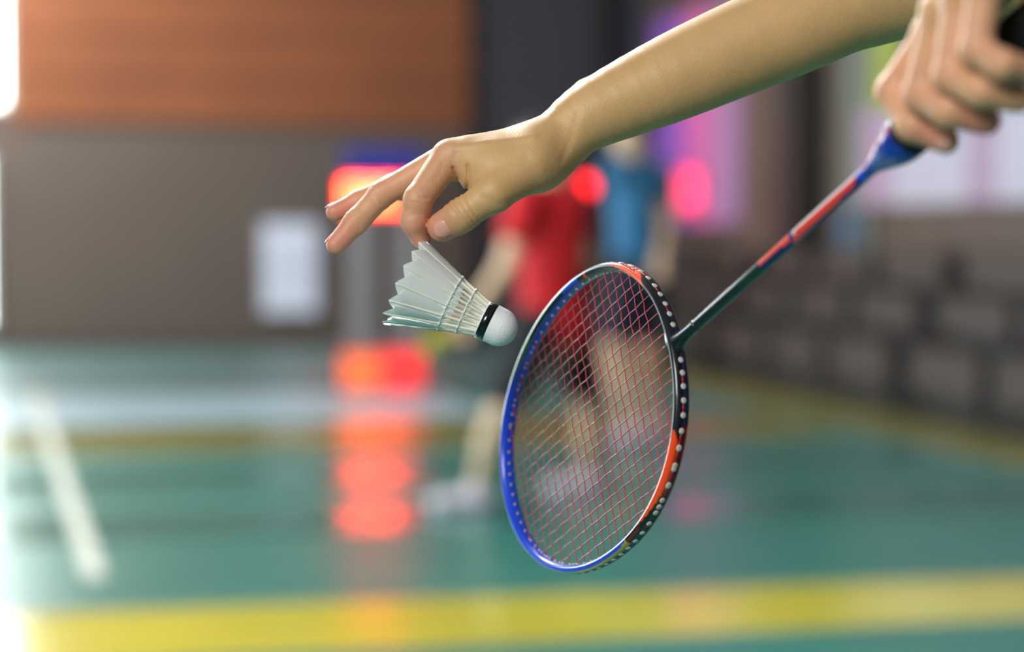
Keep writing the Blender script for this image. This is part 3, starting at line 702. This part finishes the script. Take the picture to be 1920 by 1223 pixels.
# frame: profile swept round the head
NT, NS = 720, 28
T = np.linspace(0, 2 * PI, 4001)[:-1]; cc = sup(RA - 3.2, RBw - 3.2, T); seg = np.linalg.norm(np.roll(cc, -1, 0) - cc, axis=1); al = np.concatenate([[0], np.cumsum(seg)[:-1]]); tot = seg.sum()
tt = np.interp(np.arange(NT) * tot / NT, al, T); cen = sup(RA - 3.2, RBw - 3.2, tt)
tg = np.roll(cen, -1, 0) - np.roll(cen, 1, 0); tg /= np.linalg.norm(tg, axis=1)[:, None]; nout = np.stack([tg[:, 1], -tg[:, 0]], -1)
kB = np.array([0, 0, 0.])
lin = lambda c: np.array(s2l(c)[:3])
BLK, BLU, DBL, ORG, OLV, YEL, WHT, DRED, NVY = lin((16, 18, 24)), lin((24, 74, 226)), lin((14, 30, 130)), lin((255, 78, 20)), lin((72, 92, 22)), lin((176, 160, 30)), lin((225, 230, 228)), lin((120, 10, 14)), lin((10, 14, 44))
def paint(th, ph):
    """th: place round the head in degrees (0 at the throat, 90 low), ph: round the profile (0 outward, 90 camera face, 180 inward, -90 back)"""
    th %= 360
    if th > 334 or th < 29:
        c = BLK if ph > 25 else NVY
    elif th < 70:
        k = (th - 29) / 41; c = BLK
        if 12 + 75 * max(0, k - .55) / .45 < ph < 70 + 60 * math.sin(min(1, k * 2.4) * PI / 2) * (1 - .55 * k) and not (k < .12 and ph < 80 - 560 * k): c = ORG
        if ph < -26: c = ORG * np.array([.75, .5, .4]) if k < .8 else BLK
        elif ph < 12: c = DRED * .5 if int(th * 1.1) % 2 else BLK
    elif th < 78:
        c = BLK if ph < 120 else DRED
        if 45 < ph < 75: c = DRED
    elif th < 128:
        c = DBL if ph < 12 else YEL if ph < 52 + 30 * max(0, (84 - th) / 6) else BLU
        if ph > 150 or ph < -150: c = WHT * .5 + BLU * .3
        if ph < 12 and int(th * .9) % 3 == 0: c = BLK
    elif th < 226: c = BLU
    elif th < 263:
        k = (th - 226) / 37
        c = BLU if ph > 146 - 60 * max(0, .35 - k) * 2 or ph < -60 else OLV
        if k > .62 and 20 < ph < 140: c = BLK
        if -60 < ph < 62: c = WHT * .85  # highlight along the outer edge, painted into the frame colour
    elif th < 292:
        k = (th - 263) / 29
        c = BLK if 40 < ph < 145 else BLU
        if .36 < k < .74 and 60 < ph < 132: c = BLU
        if -60 < ph <= 62: c = WHT * .85  # painted outer highlight carries on
        if k > .72: c = BLK if ph > 40 else WHT * .85
        if .86 < k < .90 and ph > 70: c = ORG * .7
    elif th < 303: c = WHT * .85 if ph < 45 else BLK  # white here ends the painted outer highlight
    elif th < 334:
        k = (th - 303) / 31
        c = BLK
        if 4 < ph < 60 + 80 * min(1, k * 1.6) and ph > 14 + 110 * max(0, k - .72) / .28: c = ORG
        if k < .8 and -60 < ph <= 14: c = ORG * .8 if k < .55 else DRED
    else: c = BLK
    return c
vs, cols = [], []
for i in range(NT):
    thd = math.degrees(tt[i])
    for k in range(NS):
        ph = 2 * PI * k / NS; ox = 3.3 * math.cos(ph); oz = -5.6 * math.sin(ph)
        ox = math.copysign(abs(math.cos(ph)) ** .8, math.cos(ph)) * 3.3; oz = -math.copysign(abs(math.sin(ph)) ** .8, math.sin(ph)) * 5.6
        if abs(oz) < 2.2 and ox > 0: ox -= 1.0 * (1 - abs(oz) / 2.2)
        vs.append([cen[i, 0] + nout[i, 0] * ox, cen[i, 1] + nout[i, 1] * ox, oz]); cols.append(paint(thd, math.degrees(ph) if ph <= PI else math.degrees(ph) - 360))
fs = [(i * NS + k, i * NS + (k + 1) % NS, ((i + 1) % NT) * NS + (k + 1) % NS, ((i + 1) % NT) * NS + k) for i in range(NT) for k in range(NS)]
M_paint = mat('racket_paint', (30, 60, 200), .28, attr='Col', coat=.6)
put('frame', mesh_from('frame', rk(np.array(vs)), fs, M_paint, cols=np.array(cols)), racket)
def onframe(th_, ph_, lift=.15):
    k = int(np.argmin(np.abs(np.degrees(tt) - th_))); p_ = math.radians(ph_)
    return [*(cen[k] + nout[k] * (math.cos(p_) ** .8 * (3.3 + lift))), -(math.sin(p_) ** .8) * (5.6 + lift)]
lv, lf = [], []
for a_, b_ in ((312.5, 315), (315.5, 317.5), (318, 320.2), (320.8, 323.2)):      # four small illegible script strokes
    q_ = [onframe(a_ + (b_ - a_) * t_, 44 + 12 * math.sin(t_ * 9)) for t_ in np.linspace(0, 1, 12)]
    v_, f_ = tube_vf(rk(np.array(q_)), .22 * mm, 5, off=len(lv)); lv += v_; lf += f_
put('lettering', mesh_from('lettering', lv, lf, M_black), racket)
# throat joint + shaft
def rtube(name, xs, rs, colf, m, nseg=24, sq=None):
    vs, cs, fs = [], [], []
    for i, (x, r) in enumerate(zip(xs, rs)):
        for k in range(nseg):
            a = 2 * PI * k / nseg; ry, rz = (r if not isinstance(r, tuple) else r[0]), (r if not isinstance(r, tuple) else r[1])
            vs.append([x, ry * math.sin(a), -rz * math.cos(a)]); cs.append(colf(x, math.degrees(a)))     # a=0 faces the camera side, 90 low side
    L = len(xs)
    fs = [(i * nseg + k, (i + 1) * nseg + k, (i + 1) * nseg + (k + 1) % nseg, i * nseg + (k + 1) % nseg) for i in range(L - 1) for k in range(nseg)]
    fs += [tuple(range(nseg)), tuple((L - 1) * nseg + k for k in range(nseg))[::-1]]
    return put(name, mesh_from(name, rk(np.array(vs)), fs, m, cols=np.array(cs)), racket)
xs = np.linspace(119.5, 150, 16); rtube('throat_joint', xs, [(3.9 + 13 * math.exp(-(x - 119.5) / 4.2), 3.9 + 2.0 * math.exp(-(x - 119.5) / 8)) for x in xs], lambda x, a: BLK if not (x < 123 and 60 < a < 120) else YEL, M_paint)
GRN = lin((22, 44, 34))
def shc(x, a):
    a = (a + 180) % 360 - 180            # visible from about -47 (upper edge) to 133 (lower edge)
    if x < 205: return BLK
    if x < 228: return GRN if a > -20 else BLK
    if x < 262: return lin((240, 84, 70)) if -60 < a < 20 + (x - 228) * .4 else DBL * .5
    if x < 332:
        e = (x - 262) / 70; lo_, hi_ = -8 + 6 * e, 78 - 25 * e
        if e < .12: lo_ = 60 - 560 * e
        if e > .9: hi_ = hi_ - 500 * (e - .9)
        if lo_ < a < hi_: return lin((244, 66, 52))
        return lin((190, 196, 204)) if a <= lo_ and e > .05 and a > -100 else DBL  # pale upper edge is a highlight painted on the shaft
    return BLU if a > -25 else WHT  # white part continues the shaft's painted highlight
xs = np.linspace(149, 339, 160); rtube('shaft', xs, [3.9] * 160, shc, M_paint)
xs = np.linspace(337, 377, 30)
def cnc(x, a):
    a = (a + 180) % 360 - 180
    if -62 < a < -14 and (int(x / 3.1) % 2) and x > 342: return WHT
    if -80 < a <= -62 or -14 <= a < -8: return lin((220, 70, 80))
    if 112 < a < 130: return lin((220, 60, 70))
    return lin((18, 56, 170))
rtube('cone', xs, [3.9 + 9.3 * (0.5 - 0.5 * math.cos(PI * min(1, (x - 337) / 37))) for x in xs], cnc, M_paint, 32)
xs = np.linspace(376, 550, 175)
M_grip = mat('grip_wrap', (14, 14, 15), .75, bump=.3, bscale=1500)
vs, fs, nseg = [], [], 32
for i, x in enumerate(xs):
    for k in range(nseg):
        a = 2 * PI * k / nseg; a8 = (a + PI / 8) % (PI / 4) - PI / 8; r = 13.0 * (.5 + .5 / math.cos(a8) * math.cos(PI / 8) * 1.04)
        r += .45 * math.sin((x / 24 + a / (2 * PI)) * 2 * PI) ** 8 * 1.0 + (2.6 * max(0, (x - 525) / 25) ** 1.5)
        if x > 547: r *= .93
        vs.append([x, r * math.sin(a), -r * math.cos(a)])
L = len(xs); fs = [(i * nseg + k, (i + 1) * nseg + k, (i + 1) * nseg + (k + 1) % nseg, i * nseg + (k + 1) % nseg) for i in range(L - 1) for k in range(nseg)] + [tuple(range(nseg)), tuple((L - 1) * nseg + k for k in range(nseg))[::-1]]
put('grip', mesh_from('grip', rk(np.array(vs)), fs, M_grip), racket)
# strings
inn = sup(RA - 6.3, RBw - 6.3, T)
def xr(y):      # the two x where the inner curve meets y
    s = inn[:, 1] - y; k = np.nonzero(np.sign(s) != np.sign(np.roll(s, -1)))[0]; x = inn[k, 0]; return x.min(), x.max()
def yr(x):
    s = inn[:, 0] - x; k = np.nonzero(np.sign(s) != np.sign(np.roll(s, -1)))[0]; y = inn[k, 1]; return y.min(), y.max()
MY = [(i - 10.5) * 8.25 for i in range(22)]; CX = [-104.0 + i * 9.55 for i in range(22)]
M_str = mat('red_string', (196, 24, 58), .4, coat=.1, spec=.5)
M_strm = mat('lit_red_string', (178, 74, 80), .38, coat=.25, spec=.6)  # same red string; the reflected highlight is put into this paler colour
M_grom = mat('grommet', (206, 204, 200), .35)
ends = []
for i, y in enumerate(MY):
    a, b = xr(y); ends += [(a, y), (b, y)]
    pts = [(a - 1, y, 0)] + [(x, y, .42 * (1 if (i + j) % 2 else -1)) for j, x in enumerate(CX) if a + 2 < x < b - 2] + [(b + 1, y, 0)]
    tube('string', rk(np.array(pts)), .38 * mm, M_strm, racket, n=6)
for j, x in enumerate(CX):
    a, b = yr(x); ends += [(x, a), (x, b)]
    pts = [(x, a - 1, 0)] + [(x, y, -.42 * (1 if (i + j) % 2 else -1)) for i, y in enumerate(MY) if a + 2 < y < b - 2] + [(x, b + 1, 0)]
    tube('string', rk(np.array(pts)), .37 * mm, M_str, racket, n=6)
# grommets: shared mesh, one object per hole, and the string spans that run outside the frame between paired holes
gv, gf = [], []
prof = [(-4.2, .7), (-4.2, .95), (-3.4, 1.0), (-3.2, .8), (2.2, .9), (2.25, 2.1), (3.35, 2.0), (3.6, 1.2)]
for x, r in prof:
    for k in range(12): gv.append((x * mm, r * mm * math.cos(2 * PI * k / 12), r * mm * math.sin(2 * PI * k / 12)))
for i in range(len(prof) - 1):
    for k in range(12): gf.append((i * 12 + k, i * 12 + (k + 1) % 12, (i + 1) * 12 + (k + 1) % 12, (i + 1) * 12 + k))
gf += [tuple(range(12))[::-1], tuple((len(prof) - 1) * 12 + k for k in range(12))]
gme = mesh_from('grommet', gv, gf, M_grom)
info = []
pinv = full(racket).inverted()
for (x, y) in ends:
    k = int(np.argmin((inn[:, 0] - x) ** 2 + (inn[:, 1] - y) ** 2)); t = T[k]; c = sup(RA - 3.2, RBw - 3.2, np.array([t]))[0]
    k2 = int(np.argmin(np.linalg.norm(cen - c, axis=1))); n2 = nout[k2]
    c = cen[k2] + (np.array([x, y]) - cen[k2]) @ tg[k2] * tg[k2]
    X = dir2w(RR @ np.array([n2[0], n2[1], 0])); Zc = dir2w(RR @ np.array([0, 0, 1.0])); Y = np.cross(Zc, X); w0 = rk([c[0], c[1], 0])
    M = Matrix(((X[0], Y[0], Zc[0], w0[0]), (X[1], Y[1], Zc[1], w0[1]), (X[2], Y[2], Zc[2], w0[2]), (0, 0, 0, 1)))
    ang = math.degrees(t) % 360; info.append((ang, c + n2 * 2.5))
    if min(ang, 360 - ang) < 3.5: continue
    g = bpy.data.objects.new('grommet', gme); link(g, racket); g.matrix_parent_inverse = pinv; g.matrix_basis = M
info.sort(key=lambda q: q[0])
for i in range(0, len(info) - 1, 2):
    a, b = info[i], info[i + 1]
    if b[0] - a[0] > 12 or min(a[0], 360 - a[0]) < 5 or min(b[0], 360 - b[0]) < 5: continue
    tube('outer_string', rk(np.array([[a[1][0], a[1][1], 0], [b[1][0], b[1][1], 0]])), .5 * mm, M_str, racket, n=6)

# ================================================================== SHUTTLECOCK
mouth = np.array([(757 - CXP) / FPX * z0_, (528 - CYP) / FPX * z0_, z0_]) ; nose_dir = np.array([math.cos(math.radians(25.5)), math.sin(math.radians(25.5)), -.06]); nose_dir /= np.linalg.norm(nose_dir)
noseP = mouth + nose_dir * .0850
SX = -nose_dir                                     # from the nose towards the feather mouth
SY = np.cross(SX, np.array([0, 0, 1.0])); SY /= np.linalg.norm(SY); SZ = np.cross(SX, SY)
def sk(p):
    p = np.asarray(p, float) * mm; return c2w(noseP + p[..., 0:1] * SX + p[..., 1:2] * SY + p[..., 2:3] * SZ)
shut = empty('shuttlecock', sk([42., 0, 0]), 'white feather shuttlecock pinched by its feathers between thumb and finger, cork pointing at the racket', 'shuttlecock')
M_cork = mat('cork_skin', (240, 244, 250), .55, bump=.5, bscale=1400)
M_tape = mat('black_tape', (10, 12, 14), .18, coat=.5)
M_vane = mat('feather_vane', (248, 250, 250), .6, sss=.0)
nt = M_vane.node_tree; b = nt.nodes['Principled BSDF']; tr = nt.nodes.new('ShaderNodeBsdfTranslucent'); tr.inputs[0].default_value = s2l((228, 240, 238))
mxs = nt.nodes.new('ShaderNodeMixShader'); mxs.inputs[0].default_value = .28; nt.links.new(b.outputs[0], mxs.inputs[1]); nt.links.new(tr.outputs[0], mxs.inputs[2]); nt.links.new(mxs.outputs[0], nt.nodes['Material Output'].inputs[0])
M_quill = mat('quill', (240, 238, 222), .4)
M_thread = mat('white_thread', (226, 232, 232), .5)
def lathe(name, prof, m, n=40):
    vs = [[x, r * math.cos(2 * PI * k / n), r * math.sin(2 * PI * k / n)] for x, r in prof for k in range(n)]
    L = len(prof); fs = [(i * n + k, i * n + (k + 1) % n, (i + 1) * n + (k + 1) % n, (i + 1) * n + k) for i in range(L - 1) for k in range(n)] + [tuple(range(n))[::-1], tuple((L - 1) * n + k for k in range(n))]
    return put(name, mesh_from(name, sk(np.array(vs)), fs, m), shut)
cr = 13.2
lathe('cork', [(cr * (1 - math.cos(a)) , cr * math.sin(a)) for a in np.linspace(.02, PI / 2, 18)] + [(19, 13.4), (25, 13.3), (26.2, 12.6), (26.3, 1)], M_cork)
lathe('tape_band', [(19.0, 13.2), (19.1, 13.65), (24.8, 13.6), (24.9, 13.2)], M_tape)
def skirt(l):      # radius of the skirt at distance l from the nose
    t = (l - 25) / 60; return 11.6 + 20.4 * (t * .86 + .14 * t * t)
rv = np.random.RandomState(3)
fv0 = None
for i in range(16):
    a0 = 2 * PI * (i + .75) / 16 + rv.uniform(-.02, .02); tw = math.radians(15 + rv.uniform(-8, 8)); dl = rv.uniform(-.6, .6)
    er = np.array([0, math.cos(a0), math.sin(a0)]); et = np.array([0, -math.sin(a0), math.cos(a0)])
    def at(l, s, lift=0.0):
        c = np.array([l, 0, 0]) + er * skirt(l); q = s * (math.cos(tw * min(1, max(0, (l - 40) / 14))) * et + math.sin(tw * min(1, max(0, (l - 40) / 14))) * er)
        return c + q - er * (s * s) * .03 + er * lift
    NL, NW = 17, 11; vs, fs = [], []
    for k in range(NL):
        t = k / (NL - 1)
        for q in range(NW):
            s = -1 + 2 * q / (NW - 1); l = 46 + t * (40 + dl)
            wl, wr_ = 10.6 * (1 - math.exp(-t * 4.6)) + .9 + t * 1.4, 9.0 * (1 - math.exp(-t * 5.5)) + .8 + t * .8
            x = s * (wl if s < 0 else wr_)
            l -= t ** 4 * min(abs(x) * .5 + .03 * x * x, 6.5)
            vs.append(at(l, x, .18 * math.sin(x * 1.4 + l * .5) * abs(s)))
    n0 = len(vs)
    vs += [v - er * .22 for v in vs]
    for k in range(NL - 1):
        for q in range(NW - 1):
            a = k * NW + q; fs.append((a, a + 1, a + NW + 1, a + NW)); fs.append((n0 + a, n0 + a + NW, n0 + a + NW + 1, n0 + a + 1))
    f = put('feather', mesh_from('feather', sk(np.array(vs)), fs, M_vane), shut)
    pts = [at(l, 0, .25 if l > 48 else 0) for l in np.linspace(23, 85, 22)]
    vq, fq = tube_vf(pts, np.linspace(1.25, .42, 22), 8)
    put('quill', mesh_from('quill', sk(np.array(vq)), fq, M_quill), f)
for l in (37.5, 49.5):
    n = 192; pts = []
    for k in range(n + 1):
        a = 2 * PI * k / n; r = skirt(l) + .75 + .55 * math.cos(16 * (a - 2 * PI * .75 / 16)); pts.append([l + .35 * math.sin(a * 48), r * math.cos(a), r * math.sin(a)])
    vq, fq = tube_vf(pts, .55, 6); put('thread_ring', mesh_from('thread_ring', sk(np.array(vq)), fq, M_thread), shut)
